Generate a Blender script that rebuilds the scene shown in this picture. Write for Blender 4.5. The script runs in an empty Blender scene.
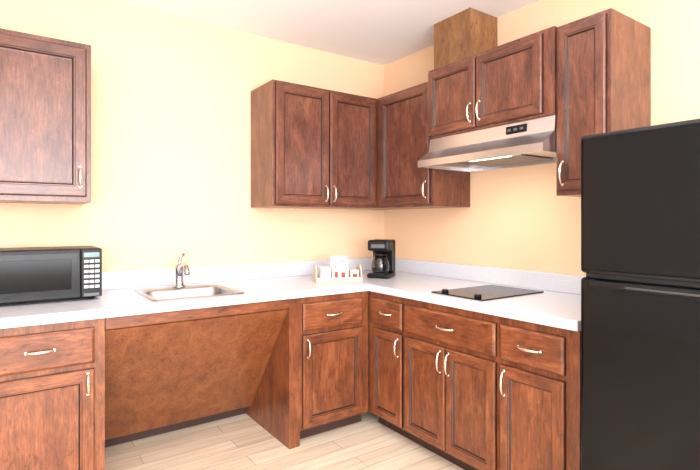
import bpy, bmesh, math, random
from mathutils import Vector, Matrix
random.seed(3)
scene = bpy.context.scene
try:
    scene.view_settings.view_transform = 'Standard'
    scene.view_settings.look = 'None'
    scene.view_settings.exposure = 0.0
except Exception as e:
    print(e)

# ------------------------------------------------------------------ materials
def srgb(r, g, b):
    def f(c):
        c /= 255.0
        return c / 12.92 if c <= 0.04045 else ((c + 0.055) / 1.055) ** 2.4
    return (f(r), f(g), f(b), 1.0)

def new_mat(name):
    m = bpy.data.materials.new(name)
    m.use_nodes = True
    nt = m.node_tree
    b = nt.nodes["Principled BSDF"]
    return m, nt, b

def simple(name, col, rough=0.5, metal=0.0, coat=0.0, bump=0.0, bscale=200, var=0.0, spec=0.5):
    m, nt, b = new_mat(name)
    b.inputs["Base Color"].default_value = col
    b.inputs["Roughness"].default_value = rough
    b.inputs["Metallic"].default_value = metal
    b.inputs["Coat Weight"].default_value = coat
    b.inputs["Specular IOR Level"].default_value = spec
    tc = nt.nodes.new("ShaderNodeTexCoord")
    n = nt.nodes.new("ShaderNodeTexNoise")
    n.inputs["Scale"].default_value = bscale
    nt.links.new(tc.outputs["Object"], n.inputs["Vector"])
    if bump > 0:
        bp = nt.nodes.new("ShaderNodeBump")
        bp.inputs["Strength"].default_value = bump
        bp.inputs["Distance"].default_value = 0.002
        nt.links.new(n.outputs["Fac"], bp.inputs["Height"])
        nt.links.new(bp.outputs["Normal"], b.inputs["Normal"])
    if var > 0:
        mx = nt.nodes.new("ShaderNodeMix"); mx.data_type = 'RGBA'
        mr = nt.nodes.new("ShaderNodeMapRange")
        mr.inputs["From Min"].default_value = 0.35; mr.inputs["From Max"].default_value = 0.6
        nt.links.new(n.outputs["Fac"], mr.inputs["Value"])
        mx.inputs["A"].default_value = tuple(c * (1 - 2*var) for c in col[:3]) + (1,)
        mx.inputs["B"].default_value = tuple(min(1, c * (1 + var)) for c in col[:3]) + (1,)
        nt.links.new(mr.outputs["Result"], mx.inputs["Factor"])
        nt.links.new(mx.outputs["Result"], b.inputs["Base Color"])
    return m

def wood(name, dark, mid, light, grain_axis='Z', rough=0.34, coat=0.25):
    m, nt, b = new_mat(name)
    N, L = nt.nodes, nt.links
    tc = N.new("ShaderNodeTexCoord")
    oi = N.new("ShaderNodeObjectInfo")
    mul = N.new("ShaderNodeMath"); mul.operation = 'MULTIPLY'; mul.inputs[1].default_value = 37.0
    L.new(oi.outputs["Random"], mul.inputs[0])
    add = N.new("ShaderNodeVectorMath"); add.operation = 'ADD'
    L.new(tc.outputs["Object"], add.inputs[0]); L.new(mul.outputs[0], add.inputs[1])
    def noise(across, along, detail, rough_, dist):
        mp = N.new("ShaderNodeMapping")
        s = [across]*3; s['XYZ'.index(grain_axis)] = along
        mp.inputs["Scale"].default_value = s
        L.new(add.outputs[0], mp.inputs["Vector"])
        g = N.new("ShaderNodeTexNoise"); g.inputs["Scale"].default_value = 1.0
        g.inputs["Detail"].default_value = detail; g.inputs["Roughness"].default_value = rough_
        g.inputs["Distortion"].default_value = dist
        L.new(mp.outputs[0], g.inputs["Vector"])
        return g
    g = noise(120, 12, 8, 0.75, 0.5)
    bl = noise(12, 4.5, 9, 0.68, 0.9)
    ad = N.new("ShaderNodeMix"); ad.inputs["Factor"].default_value = 0.5
    L.new(g.outputs["Fac"], ad.inputs["A"]); L.new(bl.outputs["Fac"], ad.inputs["B"])
    cr = N.new("ShaderNodeValToRGB")
    cr.color_ramp.elements[0].position = 0.36; cr.color_ramp.elements[0].color = dark
    cr.color_ramp.elements[1].position = 0.65; cr.color_ramp.elements[1].color = light
    e = cr.color_ramp.elements.new(0.5); e.color = mid
    L.new(ad.outputs["Result"], cr.inputs["Fac"])
    kn = noise(30, 11, 4, 0.6, 1.6)
    kr = N.new("ShaderNodeValToRGB")
    kr.color_ramp.elements[0].position = 0.58; kr.color_ramp.elements[0].color = (1, 1, 1, 1)
    kr.color_ramp.elements[1].position = 0.70; kr.color_ramp.elements[1].color = (0.5, 0.43, 0.40, 1)
    L.new(kn.outputs["Fac"], kr.inputs["Fac"])
    mk = N.new("ShaderNodeMix"); mk.data_type = 'RGBA'; mk.blend_type = 'MULTIPLY'; mk.inputs["Factor"].default_value = 0.9
    L.new(cr.outputs["Color"], mk.inputs["A"]); L.new(kr.outputs["Color"], mk.inputs["B"])
    mr = N.new("ShaderNodeMapRange"); mr.inputs["To Min"].default_value = 0.9; mr.inputs["To Max"].default_value = 1.1
    L.new(oi.outputs["Random"], mr.inputs["Value"])
    hv = N.new("ShaderNodeHueSaturation")
    L.new(mr.outputs["Result"], hv.inputs["Value"]); L.new(mk.outputs["Result"], hv.inputs["Color"])
    L.new(hv.outputs["Color"], b.inputs["Base Color"])
    b.inputs["Roughness"].default_value = rough
    b.inputs["Coat Weight"].default_value = coat
    b.inputs["Coat Roughness"].default_value = 0.2
    bp = N.new("ShaderNodeBump"); bp.inputs["Strength"].default_value = 0.1; bp.inputs["Distance"].default_value = 0.001
    L.new(g.outputs["Fac"], bp.inputs["Height"]); L.new(bp.outputs["Normal"], b.inputs["Normal"])
    return m

UD, UM, UL = srgb(62, 33, 25), srgb(103, 58, 43), srgb(142, 90, 67)
LD, LM, LL = srgb(72, 37, 23), srgb(120, 66, 39), srgb(160, 98, 60)  # same wood as the uppers; the more orange lighting is put into the colour
W_UP_V = wood("wood_upper_v", UD, UM, UL, 'Z')
W_UP_X = wood("wood_upper_x", UD, UM, UL, 'X')
W_UP_Y = wood("wood_upper_y", UD, UM, UL, 'Y')
W_LO_V = wood("wood_lower_lit_v", LD, LM, LL, 'Z')
W_LO_X = wood("wood_lower_lit_x", LD, LM, LL, 'X')
W_LO_Y = wood("wood_lower_lit_y", LD, LM, LL, 'Y')
W_APRON = wood("wood_apron", srgb(96, 51, 29), srgb(134, 77, 43), srgb(164, 102, 60), 'Z')
W_BOX = wood("wood_duct_cover", srgb(92, 60, 36), srgb(132, 90, 54), srgb(164, 118, 76), 'Z')
W_GROOVE = simple("wood_glaze_groove", srgb(48, 25, 17), 0.45)
W_TOE = simple("toe_kick_dark", srgb(62, 38, 30), 0.6)
M_WALL = simple("wall_paint", srgb(250, 213, 176), 0.7, bump=0.05, bscale=250)
M_WALL2 = simple("wall_paint_light", srgb(236, 238, 242), 0.7, bump=0.05, bscale=250)
M_CEIL = simple("ceiling_paint", srgb(247, 247, 252), 0.85, bump=0.05, bscale=150)
M_TRIM = simple("trim_paint", srgb(235, 230, 222), 0.5)
M_COUNTER = simple("counter_laminate", srgb(221, 223, 231), 0.25, bscale=260, var=0.06)
M_STEEL = simple("stainless", srgb(216, 218, 222), 0.3, 1.0, bump=0.03, bscale=90)
M_STEEL2 = simple("stainless_sink", srgb(176, 178, 182), 0.28, 1.0)
M_NICKEL = simple("brushed_nickel", srgb(226, 218, 204), 0.25, 1.0)
M_CHROME = simple("faucet_chrome", srgb(205, 206, 208), 0.16, 1.0)
M_BLACK = simple("fridge_black", srgb(5, 7, 10), 0.12, bump=0.015, bscale=250, spec=0.28)
M_BLACKP = simple("black_plastic", srgb(14, 14, 16), 0.4, spec=0.3)
M_GLASSB = simple("black_glass", srgb(10, 11, 14), 0.12, spec=0.2)
M_COOK = simple("cooktop_glass", srgb(26, 29, 34), 0.2, spec=0.3, bscale=600, var=0.2)
M_GREY = simple("grey_plastic", srgb(95, 97, 100), 0.4)
M_GASKET = simple("gasket_dark", srgb(40, 41, 43), 0.5)
M_DKGREY = simple("filter_mesh", srgb(125, 125, 124), 0.45, 0.7, bump=0.4, bscale=300)
M_WHITE = simple("white_ceramic", srgb(240, 240, 238), 0.3)
M_KEY = simple("keypad_print", srgb(205, 208, 212), 0.5)
M_CREAM = simple("cream_tray", srgb(218, 198, 172), 0.5)
M_PRINT = simple("print_brown", srgb(150, 70, 50), 0.6)
M_COFFEE = simple("carafe_glass_dark", srgb(30, 26, 24), 0.05, coat=0.6)
M_RING = simple("burner_ring", srgb(70, 72, 76), 0.3)
M_MWB = simple("mw_door_gloss", srgb(22, 24, 28), 0.2, spec=0.25)
M_LCD = simple("lcd", srgb(90, 120, 120), 0.2)

def emis(name, col, s):
    m, nt, b = new_mat(name)
    b.inputs["Base Color"].default_value = col
    b.inputs["Emission Color"].default_value = col
    b.inputs["Emission Strength"].default_value = s
    return m
M_LAMP = emis("hood_lamp_lens", (1, 0.96, 0.88, 1), 6.0)
M_FIX = emis("ceiling_lamp_lens", (1, 0.97, 0.92, 1), 4.0)
M_WIN = emis("window_daylight", (0.86, 0.92, 1.0, 1), 1.3)

def floor_mat():
    m, nt, b = new_mat("floor_vinyl_plank")
    N, L = nt.nodes, nt.links
    tc = N.new("ShaderNodeTexCoord")
    br = N.new("ShaderNodeTexBrick")
    br.inputs["Scale"].default_value = 1.0
    br.inputs["Brick Width"].default_value = 0.9
    br.inputs["Row Height"].default_value = 0.11
    br.inputs["Mortar Size"].default_value = 0.0016
    br.inputs["Color1"].default_value = srgb(242, 226, 203)
    br.inputs["Color2"].default_value = srgb(224, 205, 180)
    br.inputs["Mortar"].default_value = srgb(168, 146, 122)
    L.new(tc.outputs["Object"], br.inputs["Vector"])
    mp = N.new("ShaderNodeMapping"); mp.inputs["Scale"].default_value = (1.6, 24, 1)
    L.new(tc.outputs["Object"], mp.inputs["Vector"])
    n = N.new("ShaderNodeTexNoise"); n.inputs["Scale"].default_value = 1.5
    n.inputs["Detail"].default_value = 8; n.inputs["Distortion"].default_value = 1.0
    L.new(mp.outputs[0], n.inputs["Vector"])
    cr = N.new("ShaderNodeValToRGB")
    cr.color_ramp.elements[0].position = 0.33; cr.color_ramp.elements[0].color = (0.72, 0.66, 0.59, 1)
    cr.color_ramp.elements[1].position = 0.62; cr.color_ramp.elements[1].color = (1, 1, 1, 1)
    L.new(n.outputs["Fac"], cr.inputs["Fac"])
    mx = N.new("ShaderNodeMix"); mx.data_type = 'RGBA'; mx.blend_type = 'MULTIPLY'
    mx.inputs["Factor"].default_value = 0.65
    L.new(br.outputs["Color"], mx.inputs["A"]); L.new(cr.outputs["Color"], mx.inputs["B"])
    L.new(mx.outputs["Result"], b.inputs["Base Color"])
    b.inputs["Roughness"].default_value = 0.45
    return m
M_FLOOR = floor_mat()

# ------------------------------------------------------------------ helpers
def empty(name, loc):
    e = bpy.data.objects.new(name, None)
    e.empty_display_size = 0.1
    e.location = loc
    scene.collection.objects.link(e)
    e["_loc"] = list(loc)
    return e

def finish(name, bm, mats, parent=None, bevel=0.0, smooth=False, seg=2):
    bmesh.ops.recalc_face_normals(bm, faces=bm.faces)
    me = bpy.data.meshes.new(name)
    bm.to_mesh(me); bm.free()
    for mt in (mats if isinstance(mats, (list, tuple)) else [mats]):
        me.materials.append(mt)
    ob = bpy.data.objects.new(name, me)
    scene.collection.objects.link(ob)
    if parent is not None:
        ob.parent = parent
        ob.matrix_parent_inverse = Matrix.Translation(Vector(parent["_loc"])).inverted()
    if smooth:
        for p in me.polygons: p.use_smooth = True
    if bevel > 0:
        md = ob.modifiers.new("bevel", 'BEVEL'); md.width = bevel; md.segments = seg
        md.limit_method = 'ANGLE'; md.angle_limit = math.radians(35)
    return ob

def add_box(bm, x0, x1, y0, y1, z0, z1, mi=0):
    vs = [bm.verts.new(Vector(p)) for p in [(x0,y0,z0),(x1,y0,z0),(x1,y1,z0),(x0,y1,z0),(x0,y0,z1),(x1,y0,z1),(x1,y1,z1),(x0,y1,z1)]]
    for f in [(0,1,2,3),(4,5,6,7),(0,1,5,4),(1,2,6,5),(2,3,7,6),(3,0,4,7)]:
        fc = bm.faces.new([vs[i] for i in f]); fc.material_index = mi
    return vs

def box(name, x0, x1, y0, y1, z0, z1, mat, parent=None, bevel=0.0):
    bm = bmesh.new()
    add_box(bm, min(x0,x1), max(x0,x1), min(y0,y1), max(y0,y1), z0, z1)
    return finish(name, bm, mat, parent, bevel)

def add_tube(bm, pts, radii, seg=12, mi=0, cap=True):
    pts = [Vector(p) for p in pts]
    if not isinstance(radii, (list, tuple)): radii = [radii] * len(pts)
    rings = []
    ref = None
    for i, p in enumerate(pts):
        t = (pts[min(i+1, len(pts)-1)] - pts[max(i-1, 0)]).normalized()
        if ref is None:
            ref = Vector((0,0,1)) if abs(t.z) < 0.9 else Vector((1,0,0))
        a = (ref - t * ref.dot(t)).normalized()
        ref = a
        b = t.cross(a)
        rings.append([bm.verts.new(p + (a * math.cos(2*math.pi*k/seg) + b * math.sin(2*math.pi*k/seg)) * radii[i]) for k in range(seg)])
    for i in range(len(rings)-1):
        for k in range(seg):
            f = bm.faces.new([rings[i][k], rings[i][(k+1)%seg], rings[i+1][(k+1)%seg], rings[i+1][k]])
            f.material_index = mi; f.smooth = True
    if cap:
        for r in (rings[0], rings[-1]):
            f = bm.faces.new(r); f.material_index = mi

def add_lathe(bm, c, prof, seg=24, mi=0):
    rings = []
    for r, z in prof:
        rings.append([bm.verts.new((c[0] + r*math.cos(2*math.pi*k/seg), c[1] + r*math.sin(2*math.pi*k/seg), c[2] + z)) for k in range(seg)])
    for i in range(len(rings)-1):
        for k in range(seg):
            f = bm.faces.new([rings[i][k], rings[i][(k+1)%seg], rings[i+1][(k+1)%seg], rings[i+1][k]])
            f.material_index = mi; f.smooth = True
    for r in (rings[0], rings[-1]):
        f = bm.faces.new(r); f.material_index = mi

def mp_of(face, plane):
    if face == 'B': return lambda u, v, w: Vector((u, plane - w, v))
    return lambda u, v, w: Vector((plane - w, -u, v))

def panel(name, parent, face, plane, u0, u1, v0, v1, loops, mats, fill_mi, mi_fn):
    M = mp_of(face, plane)
    bm = bmesh.new()
    rings = []
    for ins, w in loops:
        a, b_, c, d = u0+ins, u1-ins, v0+ins, v1-ins
        rings.append([bm.verts.new(M(*p)) for p in [(a,c,w),(b_,c,w),(b_,d,w),(a,d,w)]])
    for i in range(len(rings)-1):
        for k in range(4):
            f = bm.faces.new([rings[i][k], rings[i][(k+1)%4], rings[i+1][(k+1)%4], rings[i+1][k]])
            f.material_index = mi_fn(i, k)
    f = bm.faces.new(rings[-1]); f.material_index = fill_mi
    f = bm.faces.new(rings[0]); f.material_index = 0
    return finish(name, bm, mats, parent)

def door(parent, face, plane, u0, u1, v0, v1, up, name="door", fr=0.056):
    V = W_UP_V if up else W_LO_V
    H = (W_UP_X if face == 'B' else W_UP_Y) if up else (W_LO_X if face == 'B' else W_LO_Y)
    loops = [(0,0.001),(0,0.012),(0.0015,0.0155),(0.006,0.019),(fr-0.010,0.019),(fr-0.008,0.0165),(fr-0.003,0.0165),(fr+0.003,0.0095),(fr+0.010,0.009)]
    def mi(i, k):
        if i in (0, 4, 6): return 2
        if i <= 5 and k in (0, 2): return 1
        return 0
    return panel(name, parent, face, plane, u0, u1, v0, v1, loops, [V, H, W_GROOVE], 0, mi)

def drawer(parent, face, plane, u0, u1, v0, v1, name="drawer_front"):
    H = W_LO_X if face == 'B' else W_LO_Y
    loops = [(0,0.001),(0,0.011),(0.002,0.0135),(0.010,0.019)]
    return panel(name, parent, face, plane, u0, u1, v0, v1, loops, [H, W_GROOVE], 0, lambda i, k: 1 if i == 0 else 0)

def pull(parent, face, plane, u, v, vertical, L=0.105, name="handle"):
    M = mp_of(face, plane)
    bm = bmesh.new()
    n = 14; pts = []; rad = []
    for i in range(n+1):
        s = -1 + 2*i/n
        w = 0.019 + 0.024 * math.sqrt(max(0, 1 - abs(s)**2.4))
        off = s * L / 2
        pts.append(M(u, v+off, w) if vertical else M(u+off, v, w))
        rad.append(0.0045 + 0.0022*(1-abs(s)))
    add_tube(bm, pts, rad, 10)
    for s in (-1, 1):
        off = s * L / 2 * 0.98
        a = M(u, v+off, 0.019) if vertical else M(u+off, v, 0.019)
        b_ = M(u, v+off, 0.026) if vertical else M(u+off, v, 0.026)
        add_tube(bm, [a, b_], [0.008, 0.006], 12)
    return finish(name, bm, M_NICKEL, parent)

# ------------------------------------------------------------------ room
CEIL = 2.42
FL = 0.02
XL, YF = -4.4, -5.2
box("floor", XL, 0.1, YF, 0.1, -0.06, FL, M_FLOOR)
box("ceiling", XL, 0.1, YF, 0.1, CEIL, CEIL+0.06, M_CEIL)
box("wall_back", XL, 0.1, 0.0, 0.1, FL, CEIL, M_WALL)
box("wall_right", 0.0, 0.1, YF, 0.0, FL, CEIL, M_WALL)
box("wall_left", XL-0.1, XL, YF, 0.1, FL, CEIL, M_WALL2)
box("wall_front", XL, 0.1, YF-0.1, YF, FL, CEIL, M_WALL2)
box("baseboard_right", -0.012, -0.001, YF+0.02, -2.72, FL, 0.09, M_TRIM, bevel=0.003)
box("baseboard_left", XL+0.001, XL+0.013, YF+0.02, -0.02, FL, 0.09, M_TRIM, bevel=0.003)

WX0, WX1, WZ0, WZ1 = -3.9, -1.0, 0.55, 2.15
win = empty("window_1", (-2.45, YF+0.02, 1.35))
bm = bmesh.new()
add_box(bm, WX0, WX1, YF+0.001, YF+0.05, WZ0, WZ0+0.08)
add_box(bm, WX0, WX1, YF+0.001, YF+0.05, WZ1-0.08, WZ1)
for x in (WX0, (WX0*2+WX1)/3-0.04, (WX0+2*WX1)/3-0.04, WX1-0.08):
    add_box(bm, x, x+0.08, YF+0.001, YF+0.05, WZ0+0.08, WZ1-0.08)
finish("window_frame", bm, M_TRIM, win)
box("window_pane", WX0+0.07, WX1-0.07, YF+0.003, YF+0.012, WZ0+0.07, WZ1-0.07, M_WIN, win)

def flush_lamp(x, y):
    e = empty("ceiling_lamp", (x, y, CEIL))
    bm = bmesh.new()
    add_lathe(bm, (x, y, CEIL), [(0.20,-0.001),(0.21,-0.02),(0.20,-0.03)], 32)
    finish("lamp_base", bm, M_TRIM, e)
    bm = bmesh.new()
    add_lathe(bm, (x, y, CEIL-0.03), [(0.19,0.0),(0.17,-0.03),(0.11,-0.052),(0.03,-0.06)], 32)
    finish("lamp_diffuser", bm, M_FIX, e)
flush_lamp(-2.3, -3.6)

# ------------------------------------------------------------------ base cabinets
CT = 0.857; SB = 0.817
TOP = 0.815
FY = -0.61
def base_cab(face, u0, u1, loc, uface0=None):
    e = empty("base_cabinet", loc)
    if face == 'B':
        box("carcass", u0+0.0006, u1-0.0006, FY, -0.002, 0.10, TOP, W_LO_V, e)
        box("toe_kick", u0+0.0006, u1-0.0006, FY+0.07, -0.01, FL, 0.10, W_TOE, e)
    else:
        box("carcass", FY, -0.002, -u1+0.0006, -u0-0.0006, 0.10, TOP, W_LO_V, e)
        box("toe_kick", FY+0.07, -0.01, -u1+0.0006, -u0-0.0006, FL, 0.10, W_TOE, e)
    return e
DV0, DV1 = 0.635, 0.782
PV0, PV1 = 0.115, 0.612

c = base_cab('B', -2.95, -2.472, (-2.71, -0.3, 0))
drawer(c, 'B', FY, -2.935, -2.487, DV0, DV1); pull(c, 'B', FY, -2.71, 0.708, False)
door(c, 'B', FY, -2.935, -2.487, PV0, PV1, False); pull(c, 'B', FY, -2.515, 0.54, True)
c = base_cab('B', -2.472, -2.012, (-2.24, -0.3, 0))
drawer(c, 'B', FY, -2.445, -2.052, DV0, DV1); pull(c, 'B', FY, -2.243, 0.712, False, 0.095)
door(c, 'B', FY, -2.445, -2.052, PV0, PV1, False); pull(c, 'B', FY, -2.078, 0.555, True, 0.085)
box("end_stile", -2.040, -2.0126, FY-0.001, FY+0.07, FL, 0.0995, W_LO_V, c)
c = base_cab('B', -1.128, -0.612, (-0.87, -0.3, 0))
drawer(c, 'B', FY, -1.062, -0.665, DV0, DV1); pull(c, 'B', FY, -0.865, 0.708, False, 0.095)
door(c, 'B', FY, -1.062, -0.665, PV0, PV1, False); pull(c, 'B', FY, -1.035, 0.54, True, 0.095)
box("side_panel", -1.138, -1.1285, FY-0.001, -0.004, FL, TOP, W_LO_V, c)
box("end_stile", -1.1275, -1.075, FY-0.001, FY+0.06, FL, 0.0995, W_LO_V, c)
c = base_cab('R', 0.614, 0.93, (-0.3, -0.77, 0))
drawer(c, 'R', FY, 0.655, 0.917, DV0, DV1); pull(c, 'R', FY, 0.786, 0.708, False, 0.09)
door(c, 'R', FY, 0.655, 0.917, PV0, PV1, False, fr=0.05); pull(c, 'R', FY, 0.893, 0.54, True, 0.095)
c = base_cab('R', 0.93, 1.54, (-0.3, -1.235, 0))
drawer(c, 'R', FY, 0.942, 1.528, DV0, DV1); pull(c, 'R', FY, 1.235, 0.708, False)
door(c, 'R', FY, 0.942, 1.232, PV0, PV1, False, fr=0.052); pull(c, 'R', FY, 1.207, 0.54, True)
door(c, 'R', FY, 1.238, 1.528, PV0, PV1, False, fr=0.052); pull(c, 'R', FY, 1.263, 0.54, True)
c = base_cab('R', 1.54, 1.90, (-0.3, -1.72, 0))
drawer(c, 'R', FY, 1.552, 1.845, DV0, DV1); pull(c, 'R', FY, 1.70, 0.708, False)
door(c, 'R', FY, 1.552, 1.845, PV0, PV1, False, fr=0.052); pull(c, 'R', FY, 1.58, 0.54, True)

ap = empty("sink_apron_panel", (-1.57, -0.3, 0))
box("top_rail", -2.010, -1.1395, -0.612, -0.592, 0.765, 0.8155, W_LO_X, ap, 0.001)
bm = bmesh.new()
t = Vector((0, -0.588, 0.766)); b_ = Vector((0, -0.105, 0.105))
d = (b_ - t).normalized(); nrm = Vector((0, -d.z, d.y)) * 0.016
vs = []
for x in (-2.0095, -1.1395):
    for p in (t, b_, b_ - nrm, t - nrm):
        vs.append(bm.verts.new((x, p.y, p.z)))
for f in [(0,1,2,3),(4,5,6,7),(0,1,5,4),(1,2,6,5),(2,3,7,6),(3,0,4,7)]:
    bm.faces.new([vs[i] for i in f])
finish("slanted_panel", bm, W_APRON, ap)
box("bottom_cleat", -2.0095, -1.1395, -0.03, -0.003, FL, 0.10, W_TOE, ap)

# ------------------------------------------------------------------ countertop
SX0, SX1, SY0, SY1 = -1.81, -1.36, -0.57, -0.125
ctr = empty("kitchen_countertop", (-1.0, -0.4, SB))
xs = [-2.97, SX0+0.02, SX1-0.02, -0.635, -0.001]
ys = [-1.905, -0.635, SY0+0.02, SY1-0.02, -0.001]
bm = bmesh.new()
vt = {}
def gv(i, j, z):
    k = (i, j, z)
    if k not in vt: vt[k] = bm.verts.new((xs[i], ys[j], z))
    return vt[k]
keep = set()
for i in range(4):
    for j in range(4):
        if j == 0 and i < 3: continue
        if i == 1 and j == 2: continue
        keep.add((i, j))
for (i, j) in sorted(keep):
    bm.faces.new([gv(i,j,CT), gv(i+1,j,CT), gv(i+1,j+1,CT), gv(i,j+1,CT)])
    bm.faces.new([gv(i,j,SB), gv(i+1,j,SB), gv(i+1,j+1,SB), gv(i,j+1,SB)])
    for (di, dj, a, b2) in [(-1,0,(i,j),(i,j+1)),(1,0,(i+1,j),(i+1,j+1)),(0,-1,(i,j),(i+1,j)),(0,1,(i,j+1),(i+1,j+1))]:
        if (i+di, j+dj) not in keep:
            bm.faces.new([gv(*a,SB), gv(*b2,SB), gv(*b2,CT), gv(*a,CT)])
finish("worktop", bm, M_COUNTER, ctr, 0.004)
BS = 0.952
box("backsplash_back", -2.97, -0.001, -0.02, -0.001, CT+0.0002, BS, M_COUNTER, ctr, 0.003)
box("backsplash_right", -0.02, -0.001, -1.905, -0.0205, CT+0.0002, BS, M_COUNTER, ctr, 0.003)

# ------------------------------------------------------------------ sink
sk = empty("kitchen_sink", ((SX0+SX1)/2, (SY0+SY1)/2, CT))
bm = bmesh.new()
def rrect(x0, x1, y0, y1, r, z, n=6):
    out = []
    for cx, cy, a0 in [(x1-r, y1-r, 0), (x0+r, y1-r, 90), (x0+r, y0+r, 180), (x1-r, y0+r, 270)]:
        for k in range(n+1):
            a = math.radians(a0 + 90*k/n)
            out.append(bm.verts.new((cx + r*math.cos(a), cy + r*math.sin(a), z)))
    return out
L_ = [rrect(SX0, SX1, SY0, SY1, 0.03, CT+0.0008),
      rrect(SX0+0.002, SX1-0.002, SY0+0.002, SY1-0.002, 0.03, CT+0.005),
      rrect(SX0+0.012, SX1-0.012, SY0+0.012, SY1-0.012, 0.03, CT+0.006),
      rrect(SX0+0.024, SX1-0.024, SY0+0.024, SY1-0.085, 0.05, CT+0.004),
      rrect(SX0+0.030, SX1-0.030, SY0+0.030, SY1-0.091, 0.05, CT-0.006),
      rrect(SX0+0.038, SX1-0.038, SY0+0.038, SY1-0.099, 0.05, CT-0.11),
      rrect(SX0+0.065, SX1-0.065, SY0+0.065, SY1-0.125, 0.04, CT-0.135)]
for a, b2 in zip(L_[:-1], L_[1:]):
    n = len(a)
    for k in range(n):
        f = bm.faces.new([a[k], a[(k+1)%n], b2[(k+1)%n], b2[k]]); f.smooth = True
bm.faces.new(L_[-1])
finish("basin", bm, M_STEEL2, sk)
bm = bmesh.new()
add_lathe(bm, ((SX0+SX1)/2, (SY0+SY1)/2-0.03, CT-0.1345), [(0.04,0),(0.042,0.003),(0.03,0.003),(0.01,0.001)], 24)
finish("drain", bm, M_CHROME, sk)

# faucet
fx, fy = -1.582, -0.168
fz = CT + 0.0065
fa = empty("kitchen_faucet", (fx, fy, fz))
bm = bmesh.new()
add_lathe(bm, (fx, fy, fz), [(0.032,0),(0.032,0.006),(0.024,0.012),(0.022,0.05),(0.023,0.075),(0.024,0.10),(0.020,0.118),(0.008,0.124)], 20)
pts = [(fx, fy-0.005, fz+0.06), (fx, fy-0.03, fz+0.095), (fx, fy-0.06, fz+0.122), (fx, fy-0.095, fz+0.130), (fx, fy-0.125, fz+0.118), (fx, fy-0.142, fz+0.092), (fx, fy-0.145, fz+0.078)]
add_tube(bm, pts, [0.015,0.0145,0.014,0.014,0.014,0.0145,0.015], 14)
add_tube(bm, [(fx, fy, fz+0.115), (fx+0.004, fy+0.01, fz+0.14), (fx+0.012, fy+0.02, fz+0.160), (fx+0.03, fy+0.02, fz+0.180)], [0.013, 0.010, 0.008, 0.010], 12)
finish("faucet_body", bm, M_CHROME, fa)

# ------------------------------------------------------------------ wall cabinets
UB, UT = 1.312, 2.052
def wall_cab(x0, x1, y0, y1, z0, z1):
    e = empty("wall_cabinet", ((x0+x1)/2, (y0+y1)/2, z0))
    box("carcass", x0, x1, y0, y1, z0, z1, W_UP_V, e, 0.0015)
    return e
c = wall_cab(-2.96, -2.501, -0.32, -0.002, UB, UT)
door(c, 'B', -0.32, -2.945, -2.516, UB+0.03, UT-0.03, True); pull(c, 'B', -0.32, -2.545, UB+0.1, True)
c = wall_cab(-2.50, -2.03, -0.32, -0.002, UB, UT)
door(c, 'B', -0.32, -2.48, -2.05, UB+0.025, UT-0.025, True); pull(c, 'B', -0.32, -2.078, UB+0.115, True, 0.09)
c = wall_cab(-1.094, -0.322, -0.32, -0.002, UB, UT)
door(c, 'B', -0.32, -1.079, -0.712, UB+0.015, UT-0.015, True); pull(c, 'B', -0.32, -0.738, UB+0.085, True, 0.095)
door(c, 'B', -0.32, -0.704, -0.340, UB+0.015, UT-0.015, True); pull(c, 'B', -0.32, -0.678, UB+0.085, True, 0.095)
c = wall_cab(-0.32, -0.002, -0.852, -0.003, UB, UT)
door(c, 'R', -0.32, 0.365, 0.828, UB+0.015, UT-0.015, True); pull(c, 'R', -0.32, 0.806, UB+0.10, True, 0.095)
RB, RT = 1.700, 2.092
c = wall_cab(-0.362, -0.002, -1.643, -0.853, RB, RT)
PR = -0.362
door(c, 'R', PR, 0.865, 1.207, RB+0.012, RT-0.018, True, fr=0.05); pull(c, 'R', PR, 1.180, RB+0.09, True, 0.095)
door(c, 'R', PR, 1.214, 1.590, RB+0.012, RT-0.018, True, fr=0.05); pull(c, 'R', PR, 1.242, RB+0.09, True, 0.095)
c = wall_cab(-0.35, -0.002, -1.885, -1.645, UB+0.025, RT-0.006)
door(c, 'R', -0.35, 1.660, 1.868, UB+0.045, RT-0.024, True, fr=0.045); pull(c, 'R', -0.35, 1.688, UB+0.12, True, 0.1)

dc = empty("duct_cover", (-0.12, -0.92, RT))
bm = bmesh.new()
add_box(bm, -0.241, -0.002, -1.058, -0.775, RT+0.001, CEIL-0.001)
add_box(bm, -0.243, -0.2411, -1.060, -1.046, RT+0.001, CEIL-0.001)
finish("duct_box", bm, W_BOX, dc, 0.001)

# ------------------------------------------------------------------ range hood
hd = empty("range_hood", (-0.22, -1.25, 1.53))
HY0, HY1 = -1.642, -0.855
bm = bmesh.new()
prof = [(-0.003,1.699),(-0.352,1.699),(-0.360,1.628),(-0.440,1.572),(-0.448,1.567),(-0.448,1.530),(-0.436,1.528),(-0.432,1.548),(-0.02,1.548),(-0.02,1.530),(-0.003,1.530)]
ra = [bm.verts.new((x, HY0, z)) for x, z in prof]; rb = [bm.verts.new((x, HY1, z)) for x, z in prof]
n = len(prof)
for k in range(n):
    bm.faces.new([ra[k], ra[(k+1)%n], rb[(k+1)%n], rb[k]])
bm.faces.new(ra); bm.faces.new(rb)
for ya, yb in ((HY0, HY0+0.012), (HY1-0.012, HY1)):
    add_box(bm, -0.436, -0.02, ya, yb, 1.530, 1.549)
finish("hood_shell", bm, M_STEEL, hd)
box("filter", -0.33, -0.06, -1.45, -1.05, 1.541, 1.5475, M_DKGREY, hd)
box("lamp_lens", -0.42, -0.335, -1.40, -1.15, 1.540, 1.5475, M_LAMP, hd, 0.003)
bm = bmesh.new()
sl = (0.360-0.352)/(1.699-1.628)
def hx(z): return -0.352 - (1.699-z)*sl
add_box(bm, hx(1.665)-0.005, hx(1.665)+0.004, -1.50, -1.385, 1.645, 1.683)
finish("control_panel", bm, M_BLACKP, hd, 0.002)
bm = bmesh.new()
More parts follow.
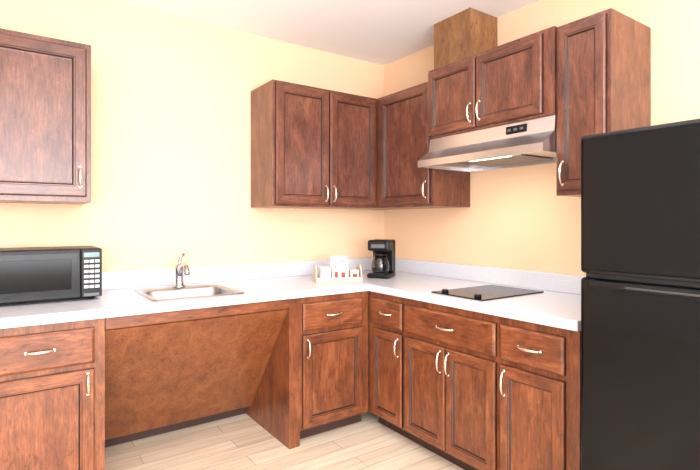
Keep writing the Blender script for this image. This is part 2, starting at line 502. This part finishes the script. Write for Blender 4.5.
for k in range(3):
    y = -1.475 + k*0.035
    add_box(bm, hx(1.665)-0.008, hx(1.665)-0.0045, y-0.009, y+0.009, 1.658, 1.670)
finish("switches", bm, M_GREY, hd)

# ------------------------------------------------------------------ cooktop
ck = empty("electric_cooktop", (-0.33, -1.255, CT))
CX0, CX1, CY0, CY1 = -0.575, -0.095, -1.42, -1.09
bm = bmesh.new()
add_box(bm, CX0, CX1, CY0, CY1, CT+0.0005, CT+0.007)
finish("glass_top", bm, M_COOK, ck, 0.003)
bm = bmesh.new()
for cx, r in ((-0.20, 0.085), (-0.40, 0.07)):
    n = 40; rin = []; ro = []
    for k in range(n):
        a = 2*math.pi*k/n
        rin.append(bm.verts.new((cx+(r-0.003)*math.cos(a), -1.255+(r-0.003)*math.sin(a), CT+0.0074)))
        ro.append(bm.verts.new((cx+r*math.cos(a), -1.255+r*math.sin(a), CT+0.0074)))
    for k in range(n):
        bm.faces.new([rin[k], rin[(k+1)%n], ro[(k+1)%n], ro[k]])
finish("burner_rings", bm, M_RING, ck)
bm = bmesh.new()
for ky in (-1.36, -1.15):
    add_lathe(bm, (-0.535, ky, CT+0.007), [(0.017,0),(0.017,0.011),(0.013,0.015)], 20)
finish("knobs", bm, M_BLACKP, ck)

# ------------------------------------------------------------------ refrigerator
fr = empty("refrigerator", (-0.36, -2.32, FL))
FRY1, FRY0 = -1.962, -2.67
box("cabinet_body", -0.655, -0.03, FRY0+0.004, FRY1-0.004, 0.05, 1.505, M_BLACK, fr, 0.006)
def fdoor(name, z0, z1):
    ob = box(name, -0.725, -0.662, FRY0, FRY1, z0, z1, M_BLACK, fr, 0.014)
    ob.modifiers["bevel"].segments = 4
    return ob
fdoor("freezer_door", 1.045, 1.518)
fdoor("fridge_door", 0.10, 1.030)
box("door_gasket", -0.70, -0.656, FRY0+0.01, FRY1-0.01, 0.11, 1.50, M_GASKET, fr)
box("kick_grille", -0.68, -0.60, FRY0+0.02, FRY1-0.02, 0.04, 0.09, M_BLACKP, fr, 0.003)
bm = bmesh.new()
for x in (-0.62, -0.08):
    for y in (FRY0+0.06, FRY1-0.06):
        add_lathe(bm, (x, y, FL), [(0.02,0.0),(0.02,0.03)], 12)
finish("feet", bm, M_BLACKP, fr)
bm = bmesh.new()
for (za, zb, y1) in ((1.046, 1.058, -2.0), (1.000, 1.024, -2.0)):
    add_box(bm, -0.737, -0.724, FRY0+0.03, y1, za, zb)
finish("door_grips", bm, M_BLACKP, fr, 0.005)
box("grip_highlight", -0.7385, -0.7365, FRY0+0.05, -2.12, 1.008, 1.014, simple("grip_grey", srgb(60,62,66), 0.4), fr, 0.0008)  # grey strip stands in for the highlight along the pocket grip

# ------------------------------------------------------------------ microwave
mw = empty("microwave_oven", (-2.21, -0.2, CT))
MX0, MX1, MYF, MZ0, MZ1 = -2.445, -1.988, -0.355, CT+0.012, CT+0.240
box("case", MX0, MX1, MYF+0.02, -0.04, MZ0, MZ1, M_BLACKP, mw, 0.006)
box("door_frame", MX0+0.001, MX1-0.088, MYF, MYF+0.019, MZ0+0.004, MZ1-0.002, M_BLACKP, mw, 0.004)
box("door_glass_border", MX0+0.012, MX1-0.095, MYF-0.0012, MYF+0.001, MZ0+0.02, MZ1-0.018, M_MWB, mw, 0.001)
box("door_window", MX0+0.05, MX1-0.125, MYF-0.002, MYF+0.001, MZ0+0.045, MZ1-0.045, M_GLASSB, mw, 0.001)
box("control_face", MX1-0.086, MX1-0.001, MYF, MYF+0.019, MZ0+0.004, MZ1-0.002, M_BLACKP, mw, 0.003)
box("display", MX1-0.076, MX1-0.012, MYF-0.001, MYF+0.001, MZ1-0.040, MZ1-0.018, M_LCD, mw)
bm = bmesh.new()
for r in range(6):
    for k in range(3):
        x = MX1-0.075 + k*0.0225; z = MZ1-0.065 - r*0.0235
        add_box(bm, x, x+0.018, MYF-0.0012, MYF+0.001, z, z+0.013)
finish("keypad", bm, M_KEY, mw)
box("door_button", MX1-0.076, MX1-0.012, MYF-0.003, MYF+0.001, MZ0+0.008, MZ0+0.022, M_GREY, mw, 0.001)
bm = bmesh.new()
for x in (MX0+0.04, MX1-0.04):
    for y in (MYF+0.05, -0.08):
        add_lathe(bm, (x, y, CT+0.0005), [(0.012,0),(0.014,0.012)], 12)
finish("feet", bm, M_BLACKP, mw)

# ------------------------------------------------------------------ coffee maker
cm = empty("coffee_maker", (-0.345, -0.40, CT+0.0005))
cm.rotation_euler = (0, 0, math.radians(-55))
def lfinish(name, bm, mat, bevel=0, par=cm):
    ob = finish(name, bm, mat, None, bevel)
    ob.parent = par
    return ob
bm = bmesh.new(); add_box(bm, -0.075, 0.075, -0.09, 0.09, 0, 0.03); lfinish("base", bm, M_BLACKP, 0.01)
bm = bmesh.new(); add_box(bm, -0.073, 0.073, 0.035, 0.09, 0.029, 0.245); lfinish("water_tank", bm, M_BLACKP, 0.01)
bm = bmesh.new(); add_box(bm, -0.073, 0.073, -0.085, 0.036, 0.175, 0.245); lfinish("filter_housing", bm, M_BLACKP, 0.014)
bm = bmesh.new(); add_box(bm, -0.045, 0.045, -0.0875, -0.084, 0.195, 0.22); lfinish("brand_strip", bm, M_GREY, 0.002)
bm = bmesh.new(); add_lathe(bm, (0, -0.028, 0.031), [(0.050,0),(0.058,0.015),(0.060,0.05),(0.052,0.085),(0.040,0.11)], 28); lfinish("carafe", bm, M_COFFEE)
bm = bmesh.new(); add_lathe(bm, (0, -0.028, 0.141), [(0.042,0),(0.044,0.012),(0.03,0.022)], 28)
add_tube(bm, [(0.03,-0.06,0.135),(0.052,-0.088,0.14),(0.060,-0.10,0.11),(0.054,-0.095,0.07),(0.036,-0.075,0.055)], 0.008, 10)
lfinish("carafe_lid_handle", bm, M_BLACKP)
bm = bmesh.new(); add_lathe(bm, (0, -0.028, 0.0295), [(0.055,0),(0.055,0.0015)], 28); lfinish("hot_plate", bm, M_GREY)

# ------------------------------------------------------------------ serving tray with hospitality items
tr = empty("serving_tray", (-0.695, -0.40, CT+0.0005))
tr.rotation_euler = (0, 0, math.radians(-25))
bm = bmesh.new()
add_box(bm, -0.14, 0.14, -0.09, 0.09, 0, 0.008)
add_box(bm, -0.14, 0.14, -0.09, -0.082, 0.008, 0.03)
add_box(bm, -0.14, 0.14, 0.082, 0.09, 0.008, 0.03)
for x in (-0.14, 0.132):
    vs = [bm.verts.new((xx, y, z)) for xx in (x, x+0.008) for y, z in ((-0.082,0.008),(0.082,0.008),(0.082,0.06),(0.045,0.10),(-0.045,0.10),(-0.082,0.06))]
    bm.faces.new(vs[:6]); bm.faces.new(vs[6:])
    for k in range(6):
        bm.faces.new([vs[k], vs[(k+1)%6], vs[6+(k+1)%6], vs[6+k]])
lfinish("tray_body", bm, M_CREAM, 0.002, tr)
bm = bmesh.new()
for x, y in ((-0.085, 0.03), (-0.08, -0.04)):
    add_lathe(bm, (x, y, 0.0085), [(0.038,0),(0.036,0.02),(0.029,0.08),(0.028,0.082)], 24)
lfinish("upturned_cups", bm, M_WHITE, 0, tr)
bm = bmesh.new()
add_box(bm, -0.04, 0.07, 0.02, 0.06, 0.0085, 0.150)
add_box(bm, -0.035, 0.065, -0.03, 0.018, 0.0085, 0.085)
add_box(bm, 0.075, 0.125, -0.06, 0.05, 0.0085, 0.07)
lfinish("packet_caddy", bm, M_WHITE, 0.003, tr)
bm = bmesh.new()
add_box(bm, -0.02, 0.0, -0.0315, -0.0302, 0.02, 0.06)
add_box(bm, 0.02, 0.045, -0.0315, -0.0302, 0.02, 0.055)
add_box(bm, 0.085, 0.115, -0.0615, -0.0602, 0.02, 0.05)
lfinish("packets_print", bm, M_PRINT, 0, tr)
bm = bmesh.new()
n = 20
add_tube(bm, [(0.015+0.035*math.cos(math.pi*k/n), -0.04, 0.07+0.06*math.sin(math.pi*k/n)) for k in range(n+1)], 0.0025, 8)
lfinish("caddy_wire_handle", bm, M_BLACKP, 0, tr)

# ------------------------------------------------------------------ lights
def area(name, loc, rot, sx, sy, power, col):
    l = bpy.data.lights.new(name, 'AREA'); l.shape = 'RECTANGLE'; l.size = sx; l.size_y = sy
    l.energy = power; l.color = col
    o = bpy.data.objects.new(name, l); o.location = loc; o.rotation_euler = rot
    scene.collection.objects.link(o)
    return o
area("window_light", (-2.45, YF+0.08, 1.35), (math.radians(90), 0, 0), 2.7, 1.4, 190, (0.95, 0.97, 1.0))
area("ceiling_light", (-2.3, -3.6, CEIL-0.12), (0, 0, 0), 1.6, 1.6, 50, (1.0, 0.98, 0.98))
area("ceiling_light_kitchen", (-1.6, -2.1, CEIL-0.02), (0, 0, 0), 1.4, 1.4, 18, (1.0, 0.98, 0.98))
area("hood_light", (-0.38, -1.27, 1.535), (0, 0, 0), 0.07, 0.2, 1.8, (1.0, 0.95, 0.86))
w = bpy.data.worlds.new("World"); scene.world = w; w.use_nodes = True
w.node_tree.nodes["Background"].inputs["Color"].default_value = (0.9, 0.92, 1, 1)
w.node_tree.nodes["Background"].inputs["Strength"].default_value = 0.5

# ------------------------------------------------------------------ camera
cam = bpy.data.cameras.new("camera")
cam.sensor_width = 36; cam.lens = 36*479/700.0
cam.shift_y = -13/700.0
co = bpy.data.objects.new("camera", cam)
co.location = (-2.326, -2.864, 1.22)
co.rotation_euler = (math.radians(90), 0, -math.atan2(0.574, 0.819))
scene.collection.objects.link(co)
scene.camera = co
